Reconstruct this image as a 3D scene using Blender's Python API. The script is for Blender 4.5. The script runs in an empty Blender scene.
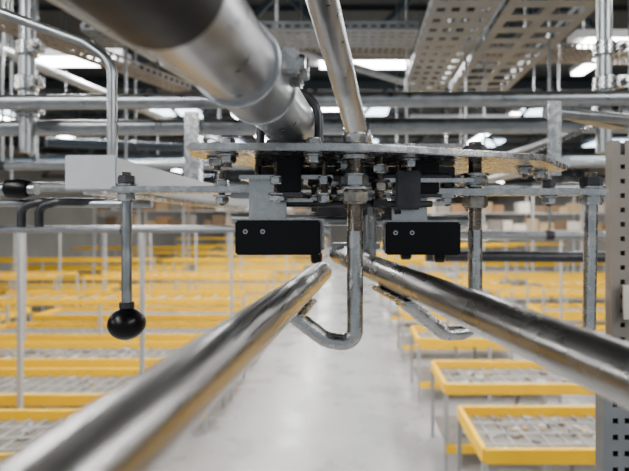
import bpy, bmesh, math, random
from mathutils import Vector, Matrix
random.seed(7)
H = 3.0   # camera height above the hall floor; all Z below are relative to the camera level
scene = bpy.context.scene
V = Vector

# ---------------------------------------------------------------- materials
def mat(name, col, rough=.5, metal=0., noise=0., nscale=20., stretch=None, bump=0., rvar=0., col2=None, emit=0., spec=None):
    m = bpy.data.materials.new(name); m.use_nodes = True
    nt = m.node_tree; b = nt.nodes['Principled BSDF']
    b.inputs['Base Color'].default_value = (*col, 1)
    b.inputs['Roughness'].default_value = rough
    b.inputs['Metallic'].default_value = metal
    if spec is not None: b.inputs['Specular IOR Level'].default_value = spec
    if emit:
        b.inputs['Emission Color'].default_value = (*col, 1); b.inputs['Emission Strength'].default_value = emit
    if noise or bump or rvar or col2:
        tc = nt.nodes.new('ShaderNodeTexCoord'); mp = nt.nodes.new('ShaderNodeMapping')
        if stretch: mp.inputs['Scale'].default_value = stretch
        nz = nt.nodes.new('ShaderNodeTexNoise'); nz.inputs['Scale'].default_value = nscale
        nz.inputs['Detail'].default_value = 5
        nt.links.new(tc.outputs['Object'], mp.inputs[0]); nt.links.new(mp.outputs[0], nz.inputs['Vector'])
        if noise or col2:
            r = nt.nodes.new('ShaderNodeValToRGB')
            c2 = col2 if col2 else tuple(c*(1-noise) for c in col)
            r.color_ramp.elements[0].color = (*c2, 1); r.color_ramp.elements[1].color = (*col, 1)
            r.color_ramp.elements[0].position = .3; r.color_ramp.elements[1].position = .7
            nt.links.new(nz.outputs['Fac'], r.inputs[0]); nt.links.new(r.outputs[0], b.inputs['Base Color'])
        if rvar:
            mr = nt.nodes.new('ShaderNodeMapRange')
            mr.inputs['From Min'].default_value = .3; mr.inputs['From Max'].default_value = .7
            mr.inputs['To Min'].default_value = max(.05, rough-rvar); mr.inputs['To Max'].default_value = rough+rvar
            nt.links.new(nz.outputs['Fac'], mr.inputs[0]); nt.links.new(mr.outputs[0], b.inputs['Roughness'])
        if bump:
            bp = nt.nodes.new('ShaderNodeBump'); bp.inputs['Strength'].default_value = bump; bp.inputs['Distance'].default_value = .001
            nt.links.new(nz.outputs['Fac'], bp.inputs['Height']); nt.links.new(bp.outputs[0], b.inputs['Normal'])
    return m

ZINC  = mat('zinc_plated_steel', (.52,.52,.51), .26, 1, noise=.18, nscale=90, rvar=.08)
RAIL  = mat('worn_rail_steel', (.46,.45,.435), .29, 1, noise=.28, nscale=230, stretch=(1,.006,1), rvar=.07)
RAILR = mat('worn_rail_steel_smooth', (.44,.43,.415), .28, 1, noise=.15, nscale=30, rvar=.07)
GALV  = mat('galvanised_tube', (.35,.365,.37), .36, 1, noise=.2, nscale=40, rvar=.1)
BIGT  = mat('galvanised_pipe', (.48,.49,.50), .34, 1, noise=.15, nscale=70, rvar=.08)
THREAD= mat('threaded_steel', (.38,.34,.29), .30, 1, noise=.5, nscale=120)
DARKST= mat('dark_steel', (.07,.07,.075), .4, .9, noise=.3, nscale=50)
BLACK = mat('black_plastic', (.0015,.0015,.002), .3, 0, spec=.2)
RUBBER= mat('black_rubber', (.006,.006,.007), .5, 0, rvar=.08, nscale=30, spec=.35)
WHITE = mat('white_powdercoat', (.52,.54,.56), .4, 0, noise=.1)
BEIGE = mat('beige_sheet_metal', (.24,.21,.175), .5, .3, noise=.2, nscale=8)
TRAY  = mat('galvanised_sheet', (.25,.265,.275), .45, .6, noise=.2, nscale=12)
YEL   = mat('yellow_paint', (1.0,.56,.0), .55, 0, noise=.06, nscale=4, spec=.1)
POST  = mat('light_grey_paint', (.36,.36,.35), .5)
BED   = mat('table_bed', (.22,.19,.155), .6, noise=.45, nscale=5)
CARD  = mat('cardboard', (.30,.16,.07), .8, noise=.2, nscale=5)
TAN   = mat('tan_goods', (.42,.29,.15), .7, noise=.2, nscale=5)
CREAM = mat('cream_goods', (.62,.56,.47), .6)
BROWN = mat('brown_goods', (.13,.08,.04), .7)
BLUE  = mat('blue_bin', (.02,.12,.35), .5)
INK   = mat('ink', (.02,.02,.02), .6)
FLOORM= mat('polished_concrete', (.36,.35,.345), .30, 0, col2=(.275,.268,.265), nscale=1.2, rvar=.1)
CEILM = mat('roof_sheet', (.02,.03,.038), .6, .2, noise=.3, nscale=.6)
WALLM = mat('hall_wall', (.22,.205,.18), .7, noise=.2, nscale=.5)
TRUSS = mat('roof_steel', (.045,.062,.078), .5, .4)
LAMPM = mat('luminaire_diffuser', (.94,.97,1), .5, 0, emit=30)
HOUS  = mat('luminaire_housing', (.5,.5,.5), .5)
SKYL  = mat('roof_light_panel', (.72,.86,1), .5, 0, emit=7.0)

# ---------------------------------------------------------------- mesh builder
class B:
    def __init__(s, name):
        s.name = name; s.bm = bmesh.new(); s.mats = []
    def mi(s, m):
        if m not in s.mats: s.mats.append(m)
        return s.mats.index(m)
    def faces(s, verts, faces, m):
        vs = [s.bm.verts.new(v) for v in verts]; k = s.mi(m)
        for f in faces:
            try:
                fc = s.bm.faces.new([vs[i] for i in f]); fc.material_index = k
            except ValueError: pass
    def sweep(s, pts, r, m, seg=20, caps=True, closed=False):
        pts = [V(p) for p in pts]; n = len(pts)
        rs = r if isinstance(r, (list, tuple)) else [r]*n
        tang = []
        for i in range(n):
            if closed: t = pts[(i+1) % n]-pts[i-1]
            else: t = pts[min(i+1, n-1)]-pts[max(i-1, 0)]
            tang.append(t.normalized() if t.length > 1e-9 else (tang[-1] if tang else V((0,0,1))))
        up = V((0,0,1)) if abs(tang[0].z) < .9 else V((0,1,0))
        nrm = (up-tang[0]*up.dot(tang[0])).normalized()
        vs = []
        for i in range(n):
            nrm = (nrm-tang[i]*nrm.dot(tang[i])).normalized()
            bi = tang[i].cross(nrm)
            for k in range(seg):
                a = 2*math.pi*k/seg
                vs.append(pts[i]+(nrm*math.cos(a)+bi*math.sin(a))*rs[i])
        fs = []
        for i in range(n if closed else n-1):
            j = (i+1) % n
            for k in range(seg):
                l = (k+1) % seg
                fs.append((i*seg+k, i*seg+l, j*seg+l, j*seg+k))
        if caps and not closed:
            fs.append(tuple(range(seg))[::-1]); fs.append(tuple(range((n-1)*seg, n*seg)))
        s.faces(vs, fs, m)
    def pipe(s, p0, p1, r, m, seg=32, wall=.0028, inner=None):
        """open hollow pipe, as a lathed profile"""
        p0, p1 = V(p0), V(p1); d = (p1-p0).normalized(); c = .0008
        q = [p0+d*.04, p0, p0, p0+d*c, p1-d*c, p1, p1, p1-d*.04]
        rr = [r-wall, r-wall, r-c, r, r, r-c, r-wall, r-wall]
        up = V((0,0,1)) if abs(d.z) < .9 else V((0,1,0))
        n = (up-d*up.dot(d)).normalized(); b = d.cross(n); vs = []; fs = []
        for i in range(8):
            for k in range(seg):
                a = 2*math.pi*k/seg; vs.append(q[i]+(n*math.cos(a)+b*math.sin(a))*rr[i])
        for i in range(7):
            for k in range(seg):
                l = (k+1) % seg; fs.append((i*seg+k, i*seg+l, (i+1)*seg+l, (i+1)*seg+k))
        fs.append(tuple(range(seg))); fs.append(tuple(range(7*seg, 8*seg)))
        s.faces(vs, fs, m)
    def cyl(s, p0, p1, r, m, seg=20, ch=0.):
        p0, p1 = V(p0), V(p1); d = (p1-p0)
        if ch and d.length > 2*ch:
            u = d.normalized()
            s.lathe(p0, u, [(0, r-ch), (ch, r), (d.length-ch, r), (d.length, r-ch)], m, seg)
        else: s.sweep([p0, p1], r, m, seg)
    def lathe(s, p0, ax, prof, m, seg=20, phase=0.):
        p0 = V(p0); d = V(ax).normalized()
        up = V((0,0,1)) if abs(d.z) < .9 else V((0,1,0))
        n = (up-d*up.dot(d)).normalized(); b = d.cross(n); vs = []; fs = []
        for h, r in prof:
            for k in range(seg):
                a = 2*math.pi*k/seg+phase; vs.append(p0+d*h+(n*math.cos(a)+b*math.sin(a))*r)
        N = len(prof)
        for i in range(N-1):
            for k in range(seg):
                l = (k+1) % seg; fs.append((i*seg+k, i*seg+l, (i+1)*seg+l, (i+1)*seg+k))
        fs.append(tuple(range(seg))[::-1]); fs.append(tuple(range((N-1)*seg, N*seg)))
        s.faces(vs, fs, m)
    def nut(s, c, r, h, m, ax=(0,0,1), phase=.3):
        ch = r*.1
        s.lathe(V(c)-V(ax)*h/2, ax, [(0, r-ch), (ch, r), (h-ch, r), (h, r-ch)], m, 6, phase)
        s.lathe(V(c)-V(ax)*(h/2+.0012), ax, [(0, r*.85), (h+.0024, r*.85)], m, 24)
    def washer(s, c, r, h, m, ax=(0,0,1)):
        s.lathe(V(c)-V(ax)*h/2, ax, [(0, r-.0004), (.0004, r), (h-.0004, r), (h, r-.0004)], m, 28)
    def thread(s, x, y, z0, z1, r, m, pitch=.0022, seg=20):
        """real helical thread"""
        turns = (z1-z0)/pitch; nz = int(turns*4)
        vs = []; fs = []
        for i in range(nz+1):
            for k in range(seg):
                a = 2*math.pi*k/seg; zz = z0+(z1-z0)*i/nz
                ph = (zz/pitch - k/seg) % 1.0
                rr = r-.0013*abs(2*ph-1)
                vs.append((x+rr*math.cos(a), y+rr*math.sin(a), zz))
        for i in range(nz):
            for k in range(seg):
                l = (k+1) % seg; fs.append((i*seg+k, i*seg+l, (i+1)*seg+l, (i+1)*seg+k))
        fs.append(tuple(range(seg))[::-1]); fs.append(tuple(range(nz*seg, (nz+1)*seg)))
        s.faces(vs, fs, m)
    def box(s, c, size, m, rot=None, bev=0.):
        bm2 = bmesh.new(); bmesh.ops.create_cube(bm2, size=1)
        for v in bm2.verts: v.co = V((v.co.x*size[0], v.co.y*size[1], v.co.z*size[2]))
        if bev: bmesh.ops.bevel(bm2, geom=bm2.edges[:], offset=bev, segments=2, affect='EDGES')
        M = Matrix.Translation(V(c)) @ (rot.to_4x4() if rot else Matrix.Identity(4))
        bm2.verts.index_update()
        s.faces([M @ v.co for v in bm2.verts], [[v.index for v in f.verts] for f in bm2.faces], m); bm2.free()
    def bb(s, x0, x1, y0, y1, z0, z1, m, bev=0.):
        s.box(((x0+x1)/2, (y0+y1)/2, (z0+z1)/2), (abs(x1-x0), abs(y1-y0), abs(z1-z0)), m, None, bev)
    def prism(s, poly, z0, z1, m, bev=.0015):
        bm2 = bmesh.new(); vs = [bm2.verts.new((p[0], p[1], z0)) for p in poly]
        f = bm2.faces.new(vs); r = bmesh.ops.extrude_face_region(bm2, geom=[f])
        for e in r['geom']:
            if isinstance(e, bmesh.types.BMVert): e.co.z = z1
        bmesh.ops.recalc_face_normals(bm2, faces=bm2.faces[:])
        if bev: bmesh.ops.bevel(bm2, geom=bm2.edges[:], offset=bev, segments=2, affect='EDGES')
        bm2.verts.index_update()
        s.faces([v.co.copy() for v in bm2.verts], [[v.index for v in f.verts] for f in bm2.faces], m); bm2.free()
    def bar(s, p0, p1, w, t, m, bev=0.):
        """flat bar between two points: w = horizontal-ish width, t = thickness"""
        p0, p1 = V(p0), V(p1); d = p1-p0; q = d.to_track_quat('Y', 'Z').to_matrix()
        s.box((p0+p1)/2, (w, d.length, t), m, q, bev)
    def tray(s, p0, p1, w, m, flange=.05, pitch=.05, rung=.02, ns=None, strip=.026):
        """perforated cable tray with real slots (strips + rungs) and side flanges"""
        p0, p1 = V(p0), V(p1); d = p1-p0; L = d.length; q = d.to_track_quat('Y', 'Z').to_matrix()
        def put(x, y, z, sx, sy, sz): s.box(p0+q @ V((x, y, z)), (sx, sy, sz), m, q)
        t = .003; ns = ns or max(3, int(w/.07)+1)
        for i in range(ns+1): put(-w/2+w*i/ns, L/2, 0, strip, L, t)
        n = int(L/pitch)
        for i in range(n+1): put(0, min(L, i*pitch), .0005, w, rung, t)
        for sx in (-1, 1):
            put(sx*w/2, L/2, flange*.15, t, L, flange*.3); put(sx*w/2, L/2, flange*.85, t, L, flange*.3)
            for i in range(n+1): put(sx*w/2, min(L, i*pitch), flange*.5, t, rung, flange*.5)
    def done(s, smooth=38):
        bm = s.bm
        bmesh.ops.recalc_face_normals(bm, faces=bm.faces[:])
        co = [v.co for v in bm.verts]
        lo = V([min(c[i] for c in co) for i in range(3)]); hi = V([max(c[i] for c in co) for i in range(3)])
        c = (lo+hi)/2
        for v in bm.verts: v.co -= c
        me = bpy.data.meshes.new(s.name); bm.to_mesh(me); bm.free()
        for m in s.mats: me.materials.append(m)
        for p in me.polygons: p.use_smooth = True
        me.set_sharp_from_angle(angle=math.radians(smooth))
        o = bpy.data.objects.new(s.name, me); o.location = c+V((0, 0, H))
        scene.collection.objects.link(o); return o

def fillet(pts, r, n=8):
    pts = [V(p) for p in pts]; out = [pts[0]]
    for i in range(1, len(pts)-1):
        a, b, c = pts[i-1], pts[i], pts[i+1]
        u = (a-b).normalized(); w = (c-b).normalized()
        ang = u.angle(w); t = min(r/math.tan(ang/2), (a-b).length*.49, (c-b).length*.49)
        P, Q = b+u*t, b+w*t; rr = t*math.tan(ang/2)
        cen = b+(u+w).normalized()*(rr/math.sin(ang/2))
        va, vb = P-cen, Q-cen; tot = va.angle(vb); ax = va.cross(vb).normalized()
        for k in range(n+1): out.append(cen+Matrix.Rotation(tot*k/n, 3, ax) @ va)
    out.append(pts[-1]); return out

# ---------------------------------------------------------------- room shell
b = B('floor'); b.bb(-16, 16, -6, 62, -H-.2, -H, FLOORM); b.done()
b = B('ceiling'); b.bb(-16, 16, -6, 62, 3.6, 3.8, CEILM)
for i in range(34): b.bb(-16, 16, -6+i*2, -5.9+i*2, 3.52, 3.6, CEILM)
b.done()
b = B('wall_back'); b.bb(-16, 16, 62, 62.3, -H, 3.8, WALLM)
b.bb(-16, 16, 61.9, 62, -.3, .1, CREAM); b.done()
b = B('wall_left'); b.bb(-16.3, -16, -6, 62, -H, 3.8, WALLM); b.done()
b = B('wall_right'); b.bb(16, 16.3, -6, 62, -H, 3.8, WALLM); b.done()

# roof trusses
b = B('roof_truss')
for y in (7, 12, 18, 25, 33, 42, 52):
    b.bb(-16, 16, y-.08, y+.08, 3.3, 3.5, TRUSS); b.bb(-16, 16, y-.06, y+.06, 2.3, 2.42, TRUSS)
    for i in range(16):
        x = -16+i*2
        b.bar((x, y, 2.36), (x+1, y, 3.4), .08, .08, TRUSS); b.bar((x+1, y, 3.4), (x+2, y, 2.36), .08, .08, TRUSS)
for x in (-9, -3, 3, 9): b.bb(x-.06, x+.06, 0, 62, 3.35, 3.5, TRUSS)
b.done()

# luminaires (visible housings with area lamps below)
def luminaire(x, y, z, L, along='y', power=120):
    b = B('strip_light'); hx, hy = (.09, L/2) if along == 'y' else (L/2, .09)
    b.bb(x-hx, x+hx, y-hy, y+hy, z, z+.07, HOUS); b.bb(x-hx*.8, x+hx*.8, y-hy*.98, y+hy*.98, z-.03, z, LAMPM)
    for s_ in (-.8, .8):
        px, py = (x, y+s_*hy) if along == 'y' else (x+s_*hx, y)
        b.cyl((px, py, z+.07), (px, py, 3.515), .006, GALV, 8)
    b.done()
    l = bpy.data.lights.new('strip_lamp', 'AREA'); l.shape = 'RECTANGLE'
    l.size, l.size_y = (.16, L) if along == 'y' else (L, .16)
    l.energy = power; l.color = (1, .985, .965)
    o = bpy.data.objects.new('strip_lamp', l); o.location = (x, y, z-.04+H); scene.collection.objects.link(o)
for x in (-7, -2.2, 3.2, 8):
    for y in (-2, 5, 11, 18, 27, 38, 50):
        luminaire(x, y, 2.1, 3.6, 'y', 180 if y < 8 else (270 if y < 20 else 430))
luminaire(2.3, 4.0, 1.5, .9, 'x', 45); luminaire(.15, 5.3, 1.75, 1.2, 'x', 45)
luminaire(-2.5, 4.3, 1.45, 1.0, 'x', 45); luminaire(-.9, 8, 1.9, 1.8, 'x', 60); luminaire(1.9, 8, 1.7, 1.8, 'x', 60)
luminaire(-3.4, 13, 1.6, 2.4, 'x', 60); luminaire(4.4, 13, 1.5, 2.4, 'x', 60)
b = B('roof_light')
for x in (-11, -5.5, 0.5, 6, 11.5):
    for y in (15, 21.5, 29, 37, 46): b.bb(x-.7, x+.7, y-.8, y+.8, 3.5, 3.53, SKYL)
b.done()

# ---------------------------------------------------------------- sorting tables
def table(x0, x1, y, dep=.95, h=1.0, seed=0, upper=None, fill=12):
    rn = random.Random(seed); z = -H+h
    b = B('sorting_table'); t = .062
    b.bb(x0, x1, y-.02, y+.02, z-t, z+t, YEL); b.bb(x0, x1, y+dep-.02, y+dep+.02, z-t, z+t, YEL)
    b.bb(x0-.02, x0+.02, y, y+dep, z-t, z+t, YEL); b.bb(x1-.02, x1+.02, y, y+dep, z-t, z+t, YEL)
    b.bb(x0+.02, x1-.02, y+.02, y+dep-.02, z-.055, z-.04, BED)
    # wire mesh / slats of the tray
    ns = int((x1-x0)/.16)
    for i in range(1, ns): b.bb(x0+(x1-x0)*i/ns-.006, x0+(x1-x0)*i/ns+.006, y+.02, y+dep-.02, z-.03, z-.018, POST)
    for j in (.25, .5, .75): b.bb(x0+.02, x1-.02, y+dep*j-.008, y+dep*j+.008, z-.018, z-.008, POST)
    b.bb(x0+.02, x1-.02, y+.06, y+dep-.06, -H+.28, -H+.32, BED)
    b.bb(x0, x1, y-.03, y-.01, -H+.24, -H+.34, YEL)
    n = max(2, int((x1-x0)/1.6))
    top = z-.05 if upper is None else -H+upper
    for i in range(n+1):
        x = x0+(x1-x0)*i/n
        for yy in (y, y+dep): b.bb(x-.022, x+.022, yy-.018, yy+.018, -H, top, POST)
    if upper is not None:
        zz = -H+upper
        b.bb(x0, x1, y-.02, y+.02, zz-.05, zz+.05, YEL); b.bb(x0, x1, y+dep-.02, y+dep+.02, zz-.05, zz+.05, YEL)
        for i in range(1, ns, 2): b.bb(x0+(x1-x0)*i/ns-.01, x0+(x1-x0)*i/ns+.01, y+.02, y+dep-.02, zz-.03, zz-.01, POST)
    N = int((x1-x0)*fill)
    for i in range(N):
        x = rn.uniform(x0+.1, x1-.1); yy = rn.uniform(y+.1, y+dep-.1)
        s_ = rn.uniform(.03, .07); hh = rn.uniform(.015, .035)
        m = rn.choice([POST, CREAM, BROWN, TAN, POST, BED])
        b.box((x, yy, z-.04+hh/2), (s_, s_*rn.uniform(.6, 1.8), hh), m, Matrix.Rotation(rn.uniform(0, 3), 3, 'Z'))
        if i % 5 == 0: b.box((x, yy, -H+.32+hh/2), (s_, s_, hh), m, Matrix.Rotation(rn.uniform(0, 3), 3, 'Z'))
    b.done()
ys = [4.0, 5.4, 6.8, 8.3, 10.0, 11.9, 14.2, 17, 20.5, 25, 31, 40]
for i, y in enumerate(ys):
    up = 1.62 if i in (3, 5, 7, 9, 11) else None
    table(-6.6, -2.05 if y > 6 else -2.45, y, .95, 1.0, i, up, 25 if i in (0, 2, 5) else 6)
    table(-14.5, -7.3, y, .95, 1.0, 50+i, up, 6)
for i, y in enumerate([4.1, 5.75, 8.0, 10.4, 13.5, 17.5, 23, 30, 39]):
    up = None if y < 8.1 or i % 2 == 0 else 1.6
    table(1.15, 3.5, y, .95, 1.0, 100+i, up, 20 if i < 2 else 8)
    table(4.2, 13.5, y, .95, 1.0, 150+i, up, 6)
b = B('storage_bin'); b.bb(-5.0, -4.65, 5.75, 6.05, -2.007, -1.87, BLUE, .01); b.bb(-4.97, -4.68, 5.78, 6.02, -1.871, -1.865, INK); b.done()

# aisle-side frames carrying more conveyor (thin light posts)
def frame(x0, x1, y, ztop, n, name='conveyor_support_frame'):
    b = B(name)
    for i in range(n+1):
        x = x0+(x1-x0)*i/n
        b.bb(x-.02, x+.02, y-.02, y+.02, -H, ztop, POST)
        b.bb(x-.07, x+.07, y-.07, y+.07, -H, -H+.01, POST)
    b.sweep([(x0-.3, y, ztop+.02), (x1+.3, y, ztop+.02)], .024, GALV, 12); b.done()
frame(-4.9, -2.25, 5.2, -.10, 2)
frame(-9.0, -2.0, 8.1, -.14, 4)
frame(-9.5, -1.8, 13.6, -.2, 6)
frame(2.0, 10, 9.1, -.35, 4)
frame(1.6, 9, 16.3, -.45, 4)

# far mezzanine shelving with cardboard boxes
def shelf(x0, x1, y, z0, seed):
    rn = random.Random(seed); b = B('box_shelving')
    for z in (z0, z0+.75): b.bb(x0, x1, y, y+.7, z-.05, z, POST)
    n = int((x1-x0)/2)
    for i in range(n+1):
        x = x0+(x1-x0)*i/n
        for yy in (y, y+.7): b.bb(x-.04, x+.04, yy-.04, yy+.04, -H, z0+1.5, POST)
    for z in (z0, z0+.75):
        x = x0+.1
        while x < x1-.7:
            w = rn.uniform(.3, .6); hh = rn.uniform(.25, .6)
            if rn.random() < .8: b.bb(x, x+w, y+.08, y+.6, z, z+hh, rn.choice([CARD, TAN, CREAM, BROWN, BEIGE]))
            x += w+.06
    b.done()
shelf(-12, -1.5, 22.5, -.2, 3); shelf(1.5, 12, 20.5, -.35, 4); shelf(-12, 12, 46, -.1, 5)

# ---------------------------------------------------------------- overhead scaffold of the conveyor around the camera
b = B('scaffold_tube_frame')
R = .021
b.sweep([(-3.2, 1.34, .318), (3.2, 1.34, .362)], R, GALV, 20)
b.sweep([(-3.2, 1.46, .275), (3.2, 1.46, .305)], R*1.15, GALV, 20)
for x in (-.935, .735, -2.9, 2.9):
    b.sweep([(x, 1.39, .2 if abs(x) < 2 else -H), (x, 1.39, 3.55)], R, GALV, 18)
    for z in (.33+x*.005, .40, .50):
        b.cyl((x, 1.39, z-.02), (x, 1.39, z+.02), R+.009, ZINC, 18, .002)
        b.box((x+.04, 1.37, z), (.035, .03, .032), ZINC, None, .003)
        b.nut((x+.045, 1.345, z), .011, .012, ZINC, (0,1,0))
b.done()
b = B('brace_tube'); b.sweep([(-.05, .52, .318), (.017, .95, .165)], .021, BIGT, 28); 
b.cyl((.012,.92,.176),(.02,.97,.158),.027,ZINC,24,.003); b.done()

# more overhead tracks behind
def track(name, p0, p1, r, m, hang=()):
    b = B(name); b.sweep([p0, p1], r, m, 14)
    for t in hang:
        p = V(p0).lerp(V(p1), t); b.cyl(p, (p.x, p.y, 3.5), .008, GALV, 8); b.cyl(p-V((.02,0,0)), p+V((.02,0,0)), r+.008, DARKST, 14)
    b.done()
track('conveyor_track', (-3, 2.2, .16), (3, 2.2, .155), .022, GALV, (.1, .4, .8))
track('conveyor_track', (-3.5, 2.9, .33), (3.5, 2.9, .36), .024, GALV, (.2, .6, .9))
track('conveyor_track', (-4, 3.4, .24), (4, 3.4, .22), .024, DARKST, (.2, .55, .85))
track('conveyor_track', (.3, 1.9, -.135), (3, 1.9, -.15), .022, DARKST, (.3, .8))
track('conveyor_track', (.35, 2.6, -.07), (4, 2.6, -.08), .02, GALV, (.2, .7))
track('conveyor_track', (-3.5, 2.4, -.04), (-.1, 2.4, -.035), .018, GALV, (.2, .7))
track('conveyor_track', (-5, 4.6, .55), (5, 4.6, .6), .04, TRUSS, (.2, .7))
track('conveyor_track', (-1.2, 1.8, .9), (-.5, 6, .9), .03, GALV, (.2, .9))
track('conveyor_track', (.9, 2, .25), (.6, 7, .3), .025, GALV, (.2, .9))
track('conveyor_track', (2.2, 2, .8), (1.6, 9, .8), .03, GALV, (.2, .9))
track('conveyor_track', (-2.6, 2.2, 1.2), (-1.6, 8, 1.1), .035, GALV, (.2, .9))
track('conveyor_track', (-1.9, 3, .5), (1.9, 7, .9), .03, TRUSS, (.1, .9))
track('conveyor_track', (-6, 6, 1.6), (6, 6.4, 1.5), .05, TRUSS, (.2, .7))
track('conveyor_track', (-6, 9, 1.2), (6, 9, 1.2), .06, TRUSS, (.2, .7))
track('conveyor_track', (-1.7, 3.0, 1.5), (1.2, 4.5, 1.1), .03, GALV, (.2, .9))

# cable trays
b = B('cable_tray'); b.tray((-1.95, 1.3, .9), (-1.15, 3.3, .9), .13, BEIGE)
b.cyl((-1.4, 2.6, .93), (-1.4, 2.6, 3.5), .008, GALV, 8); b.done()
b = B('cable_tray'); b.tray((-1.4, 2.62, 1.0), (.36, 2.62, 1.0), .22, TRAY, strip=.04); b.cyl((-.4, 2.62, 1), (-.4, 2.62, 3.5), .008, GALV, 8); b.done()
b = B('cable_tray'); b.tray((.52, 1.6, 1.0), (.56, 3.7, 1.0), .28, TRAY, flange=.09, pitch=.12, rung=.075, ns=4, strip=.03); b.cyl((.54, 2.6, 1), (.54, 2.6, 3.5), .008, GALV, 8); b.done()
b = B('cable_tray'); b.tray((.92, 1.6, 1.0), (.98, 3.7, 1.0), .38, TRAY, flange=.09, pitch=.15, rung=.07, ns=2, strip=.05); b.cyl((.95, 2.6, 1), (.95, 2.6, 3.5), .008, GALV, 8); b.done()
b = B('cable_tray'); b.tray((-.9, 3.6, 1.3), (3.6, 3.9, 1.3), .3, BEIGE); b.cyl((1, 3.75, 1.3), (1, 3.75, 3.5), .008, GALV, 8); b.done()

# white aluminium profile + bent conduit at left
b = B('aluminium_profile')
b.bb(-.47, -.39, .80, 1.9, .056, .108, WHITE, .003)
b.bb(-.473, -.387, .795, .80, .053, .111, WHITE, .002)
b.bb(-.445, -.412, .80, 1.9, .046, .056, ZINC)
b.bb(-.45, -.41, 1.30, 1.34, .108, .30, ZINC, .002)
b.done()
b = B('bent_conduit')
b.sweep(fillet([(-.95, .9, .50), (-.497, .9, .335), (-.446, .9, .30), (-.446, .9, .109)], .05), .009, GALV, 16)
b.cyl((-.446,.9,.109),(-.446,.9,.116),.018,ZINC,20,.001)
b.sweep([(-.95,.9,.50),(-.95,.9,3.6)], .009, GALV, 12); b.done()
b = B('push_handle')
b.sweep([(-.95, .95, .066), (-.62, .95, .064)], .012, GALV, 14)
b.sweep([(-.92, .97, .03), (-.92, .97, 3.6)], .012, GALV, 14)
b.lathe((-.68, .95, .066), (1,0,0), [(0,.012),(.004,.018),(.03,.02),(.045,.016),(.05,.008)], BLACK, 20)
for x in (-.60, -.565):
    b.sweep(fillet([(x-.05, .95, -.01), (x-.05, .95, .03), (x-.01, .95, .04), (x+.12, 1.0, .04)], .02), .008, DARKST, 12)
b.sweep([(-.95, .97, .04), (-.4, .97, .036)], .008, GALV, 12)
b.done()

# right: flat brackets and perforated uprights
b = B('flat_strut')
b.bar((.30, .98, .115), (.72, 1.25, .285), .03, .006, ZINC, .001)
b.bb(.385, .41, .93, .936, .09, .235, ZINC, .001)
b.bar((.40, .95, .215), (.62, 1.1, .215), .03, .006, GALV)
b.sweep([(.385,.94,.215),(.9,1.2,.24)], .012, GALV, 12)
b.done()

def upright(name, x0, x1, y0, y1, z0, z1, m, pitch=.04, hole=.012, flange=None):
    """C-section upright with two columns of real slots in the web, solid flanges"""
    b = B(name); w = x1-x0; t = .003; cols = 2; 
    edges = [x0]
    for i in range(cols):
        c = x0+w*(i+1)/(cols+1)*1.0; edges += [c-hole/2, c+hole/2]
    edges.append(x1)
    for i in range(0, len(edges), 2): b.bb(edges[i], edges[i+1], y0, y0+t, z0, z1, m)
    n = int((z1-z0)/pitch)
    for c in range(cols):
        xa, xb = edges[1+2*c], edges[2+2*c]
        for i in range(n): b.bb(xa, xb, y0, y0+t, z0+i*pitch, z0+(i+1)*pitch-hole, m)
    b.bb(x0, x0+t, y0+t, y1, z0, z1, m); b.bb(x1-t, x1, y0+t, y1, z0, z1, m)
    b.bb(x0+t, x1-t, y1-.002, y1, z0, z1, DARKST)
    b.done()
upright('perforated_upright', .545, .615, 1.0, 1.025, -.30, .17, BEIGE, .03, .010)
upright('perforated_upright', .465, .53, .88, .91, -H, -.315, TRAY, .03, .010)
b = B('label_plate'); b.bb(.562, .60, .985, .99, -.20, -.13, CREAM); b.bb(.576, .580, .983, .985, -.18, -.15, INK)
b.bb(.57, .60, .99, 1.0, -.16, -.15, CREAM); b.done()

# ---------------------------------------------------------------- rails
def railpt_l(y): return V((-.047-(.8-y)*.056, y, -.083+(.8-y)*.008))
def railpt_r(y): return V((-.013+(.8-y)*.304, y, -.055-(.8-y)*.0525))
RR = .0168
b = B('conveyor_rail'); b.pipe(railpt_l(-.1), railpt_l(.8), RR, RAIL, 48); b.done()
b = B('conveyor_rail'); b.pipe(railpt_r(-.15), railpt_r(.82), RR, RAILR, 48); b.done()

# J-hooks
def hook(x, y, ztop, ybend, zb, target, name='threaded_j_hook'):
    b = B(name); r = .0092
    b.thread(x, y, -.012, ztop, r, THREAD)
    t = V(target)
    # round rod, bent to run under and up to the rail
    d = (t-V((x, y, zb))); d.z = 0
    path = fillet([(x, y, -.010), (x, y, zb), V((x, y, zb))+d*.45+V((0,0,.004)), t], .026, 10)
    b.sweep(path, r, ZINC, 22)
    return b, path
# centre hook -> left rail
tl = railpt_l(.54)+V((-.004, 0, -RR-.006))
b, pth = hook(.0056, .54, .100, .54, -.137, tl)
b.washer((.0056,.54,.0845), .019, .0025, ZINC); b.nut((.0056,.54,.0925), .0145, .012, ZINC)
b.nut((.0056,.54,.028), .0150, .013, THREAD, phase=.1); b.washer((.0056,.54,.0375), .019, .003, ZINC)
b.nut((.0056,.54,.046), .0155, .013, ZINC, phase=.5); b.washer((.0056,.54,.072),.018,.005,ZINC)
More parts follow.
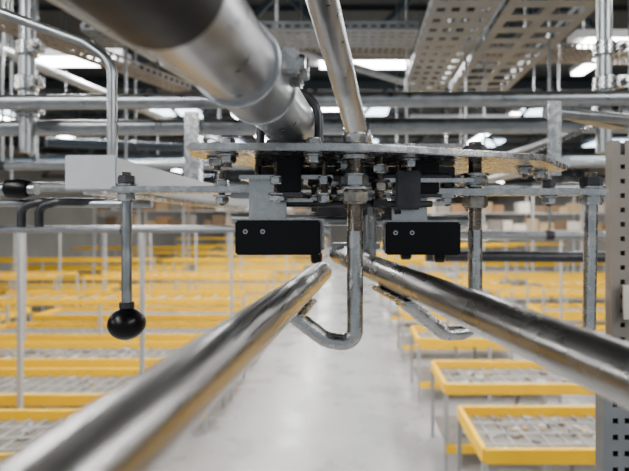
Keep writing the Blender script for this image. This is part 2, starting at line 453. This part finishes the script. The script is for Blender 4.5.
# weld tab along rail
b.bar(railpt_l(.50)+V((.004,0,-RR-.003)), railpt_l(.62)+V((.004,0,-RR-.003)), .022, .006, ZINC, .002)
b.done()
tr = railpt_r(.565)+V((.002, 0, -RR-.006))
b, pth = hook(.1615, .62, .103, .62, -.142, tr)
x, y = .1615, .62
b.washer((x,y,.0845), .019, .0025, ZINC); b.nut((x,y,.0915), .0150, .012, DARKST)
b.nut((x,y,.052), .0165, .012, ZINC, phase=.1); b.washer((x,y,.0605), .019, .003, ZINC)
b.nut((x,y,.026), .0165, .014, THREAD, phase=.45); b.washer((x,y,.0345), .020, .003, ZINC)
b.bar(railpt_r(.52)+V((-.003,0,-RR-.003)), railpt_r(.62)+V((-.003,0,-RR-.003)), .024, .006, ZINC, .002)
b.done()

# ---------------------------------------------------------------- main mounting plate
b = B('mounting_plate')
b.prism([(-.168,.50), (-.02,.503), (.045,.515), (.235,.585), (.318,.70), (.302,.735), (.10,.76), (-.10,.72), (-.185,.56)], .075, .083, ZINC, .0012)
# bolts through the plate
for (bx, by) in ((-.135,.53), (-.04,.53), (.07,.57), (.24,.66), (.10,.70), (-.09,.66), (-.155,.56), (.28,.71), (-.01,.60)):
    b.washer((bx,by,.0845), .012, .002, ZINC); b.nut((bx,by,.0885), .0085, .006, ZINC, phase=by*9)
    b.washer((bx,by,.0735), .012, .002, ZINC); b.nut((bx,by,.0695), .0095, .007, ZINC, phase=by*5)
    b.thread(bx, by, .060, .093, .0050, THREAD, .0018, 14)
b.done()

# ---------------------------------------------------------------- cross bar with locking rods
b = B('switch_cross_bar')
b.bb(-.292, -.10, .585, .615, .036, .044, ZINC, .0015)
b.bb(.10, .325, .600, .635, .034, .042, ZINC, .0015)
b.bb(-.15, .13, .60, .63, .030, .036, GALV, .001)
b.bb(-.21, .16, .66, .69, .044, .050, GALV, .001)
b.bb(-.13, -.02, .56, .66, .050, .055, ZINC, .001)
b.bb(.04, .15, .58, .68, .048, .053, ZINC, .001)
for bx, by, z0, z1 in ((-.160,.60,.02,.062), (-.115,.60,.015,.075), (-.045,.60,.012,.075), (.085,.615,.01,.075), (.125,.615,.02,.06), (.255,.617,.02,.055), (.035,.60,.005,.075), (.06,.60,.01,.07), (-.02,.60,.02,.06), (-.085,.56,.035,.07), (-.03,.56,.03,.07)):
    b.thread(bx, by, z0, z1, .0045, THREAD, .0018, 14)
    b.nut((bx,by,.0475+.001), .009, .007, DARKST if bx > .05 else ZINC, phase=bx*20); b.nut((bx,by,.0275), .009, .007, ZINC, phase=bx*11)
    b.washer((bx,by,.0325),.011,.002,ZINC)
# threaded spindle next to the centre hook
b.thread(.0345,.565,.010,.075,.0062,THREAD,.002,16); b.nut((.0345,.565,.062),.0105,.008,ZINC); b.nut((.0345,.565,.022),.0105,.008,DARKST)
b.washer((.0345,.565,.048),.0125,.003,DARKST); b.nut((.0345,.565,.042),.0105,.008,THREAD,phase=.7)
b.sweep([(-.09,.585,.055),(.12,.585,.055)], .0045, DARKST, 12)
b.sweep([(-.09,.585,.022),(.10,.585,.022)], .004, DARKST, 12)
b.bb(.055,.085,.575,.60,.015,.062, DARKST,.002)
b.bb(-.006,.018,.556,.59,.014,.064, DARKST,.002)
b.bb(-.12,.14,.64,.655,.055,.074, DARKST,.001)
# pull rod with black ball knob at the left
b.washer((-.279,.60,.046), .013, .003, ZINC); b.nut((-.279,.60,.052), .011, .009, DARKST)
b.thread(-.279, .60, .03, .062, .006, THREAD); b.nut((-.279,.60,.031), .012, .008, ZINC)
b.sweep([(-.279,.60,.03), (-.279,.60,-.108)], .0062, GALV, 18)
b.cyl((-.279,.60,-.100), (-.279,.60,-.108), .009, DARKST, 18, .001)
prof = [(0,.006)]+[(.020-.020*math.cos(a), max(.004, .0225*math.sin(a))) for a in [math.pi*(.12+.84*i/14) for i in range(15)]]
b.lathe((-.279,.60,-.107), (0,0,-1), prof, BLACK, 28)
# far right bolt and rod
b.washer((.310,.617,.044), .017, .003, ZINC); b.nut((.310,.617,.051), .014, .011, DARKST)
b.thread(.310,.617,.03,.064,.0075,THREAD); b.nut((.310,.617,.028), .015, .010, ZINC)
b.sweep([(.310,.617,.03), (.306,.617,-.20)], .0082, ZINC, 18)
b.done()

# black guide blocks and their zinc brackets
def guide(name, x0, x1, y, ztop, bx):
    b = B(name); z0 = ztop-.040
    b.bb(x0, x1, y, y+.028, z0, ztop, BLACK, .002)
    for hx in (x0+.012, x0+.032):
        b.lathe((hx, y-.0006, ztop-.013), (0,1,0), [(0,.0028),(.002,.0028)], ZINC, 14)
        b.lathe((hx, y-.0010, ztop-.013), (0,1,0), [(0,.0016),(.0006,.0016)], INK, 10)
    b.bb(x0+.01, x0+.055, y+.028, y+.033, ztop-.02, .055, ZINC, .001)   # vertical bracket
    b.bb(x0-.002, x1+.003, y+.0285, y+.034, z0+.004, ztop+.002, ZINC, .001)
    b.bb(x0+.01, x1-.01, y+.028, y+.075, ztop+.022, ztop+.026, ZINC, .001)
    b.bb(bx-.015, bx+.015, y+.005, y+.04, .034, .075, BLACK, .002)      # upper damper block
    b.bb(bx-.018, bx+.018, y+.002, y+.043, .030, .034, DARKST, .001)
    b.done()
guide('guide_block', -.132, -.034, .55, .002, -.072)
guide('guide_block', .043, .134, .58, .000, .094)

# hanger behind the switch, with small black rollers
b = B('hanger_bracket')
b.sweep([(.033,.80,-.065),(.033,.80,.13)], .011, GALV, 18)
b.bar((-.06,.80,.02),(.10,.80,.02), .02, .02, DARKST, .002)
b.bb(-.03,.05,.79,.83,-.045,-.035,GALV,.001)
b.bb(-.12,.19,.80,.83,.125,.131,ZINC,.001)
b.bb(-.12,-.10,.80,.83,.05,.125,ZINC,.001)
b.sweep([(-.2,.82,.005),(.22,.82,.0)], .009, GALV, 14)
for x, z in ((-.06,-.062), (.10,-.055), (.16,-.06)):
    b.lathe((x-.01,.86,z),(1,0,0),[(0,.009),(.003,.013),(.017,.013),(.02,.009)],BLACK,20)
    b.cyl((x,.86,z),(x,.84,.005),.004,ZINC,10)
b.done()

# ---------------------------------------------------------------- big suspension tube above
def big(y): return V((-.0755-(.6-y)*.041, y, .1275-(.6-y)*.034))
b = B('suspension_tube'); RB = .0305
b.pipe(big(.10), big(.635), RB, BIGT, 64, .004)
def ring(y0, y1, r, m, ch=.002):
    p, q = big(y0), big(y1); b.lathe(p, q-p, [(0, r-ch), (ch, r), ((q-p).length-ch, r), ((q-p).length, r-ch)], m, 64)
ring(.09, .232, RB+.0025, RUBBER, .004)
ring(.36, .43, RB+.0018, BIGT, .001)
ring(.355,.36, RB+.004, BIGT, .001); ring(.43, .435, RB+.004, BIGT, .001)
# clamp ears with screws on the coupler
c = big(.395)
for s_ in (0, .03):
    b.box(c+V((RB+.006, -.015+s_, .006)), (.014, .014, .02), ZINC, None, .002)
    b.nut(c+V((RB+.014, -.015+s_, .006)), .006, .006, ZINC, (1,0,0))
# U-strap holding tube to the plate
pts = []
cc = big(.60)
for i in range(25):
    a = math.pi*i/24; pts.append(cc+V((math.cos(a)*(RB+.006), 0, math.sin(a)*(RB+.006))))
pts = [V((cc.x+RB+.006, .60, .07))]+pts+[V((cc.x-RB-.006, .60, .07))]
b.sweep(pts, .0055, DARKST, 12)
for s_ in (-1, 1): b.nut((cc.x+s_*(RB+.006), .60, .089), .0105, .009, ZINC)
b.bb(cc.x-.03, cc.x+.03, .585, .62, .083, .101, DARKST, .003)
b.done()

# ---------------------------------------------------------------- world & camera
w = bpy.data.worlds.new('World'); scene.world = w; w.use_nodes = True
bg = w.node_tree.nodes['Background']; bg.inputs[0].default_value = (.80,.90,1,1); bg.inputs[1].default_value = .5
cam = bpy.data.cameras.new('Camera'); co = bpy.data.objects.new('Camera', cam); scene.collection.objects.link(co)
co.location = (0, 0, H); co.rotation_euler = (math.radians(90), 0, 0)
cam.lens = 27.47; cam.sensor_width = 36; cam.shift_x = -.0565; cam.shift_y = -.0215
cam.clip_start = .01; cam.clip_end = 200
cam.dof.use_dof = True; cam.dof.focus_distance = .58; cam.dof.aperture_fstop = 5.2
scene.camera = co
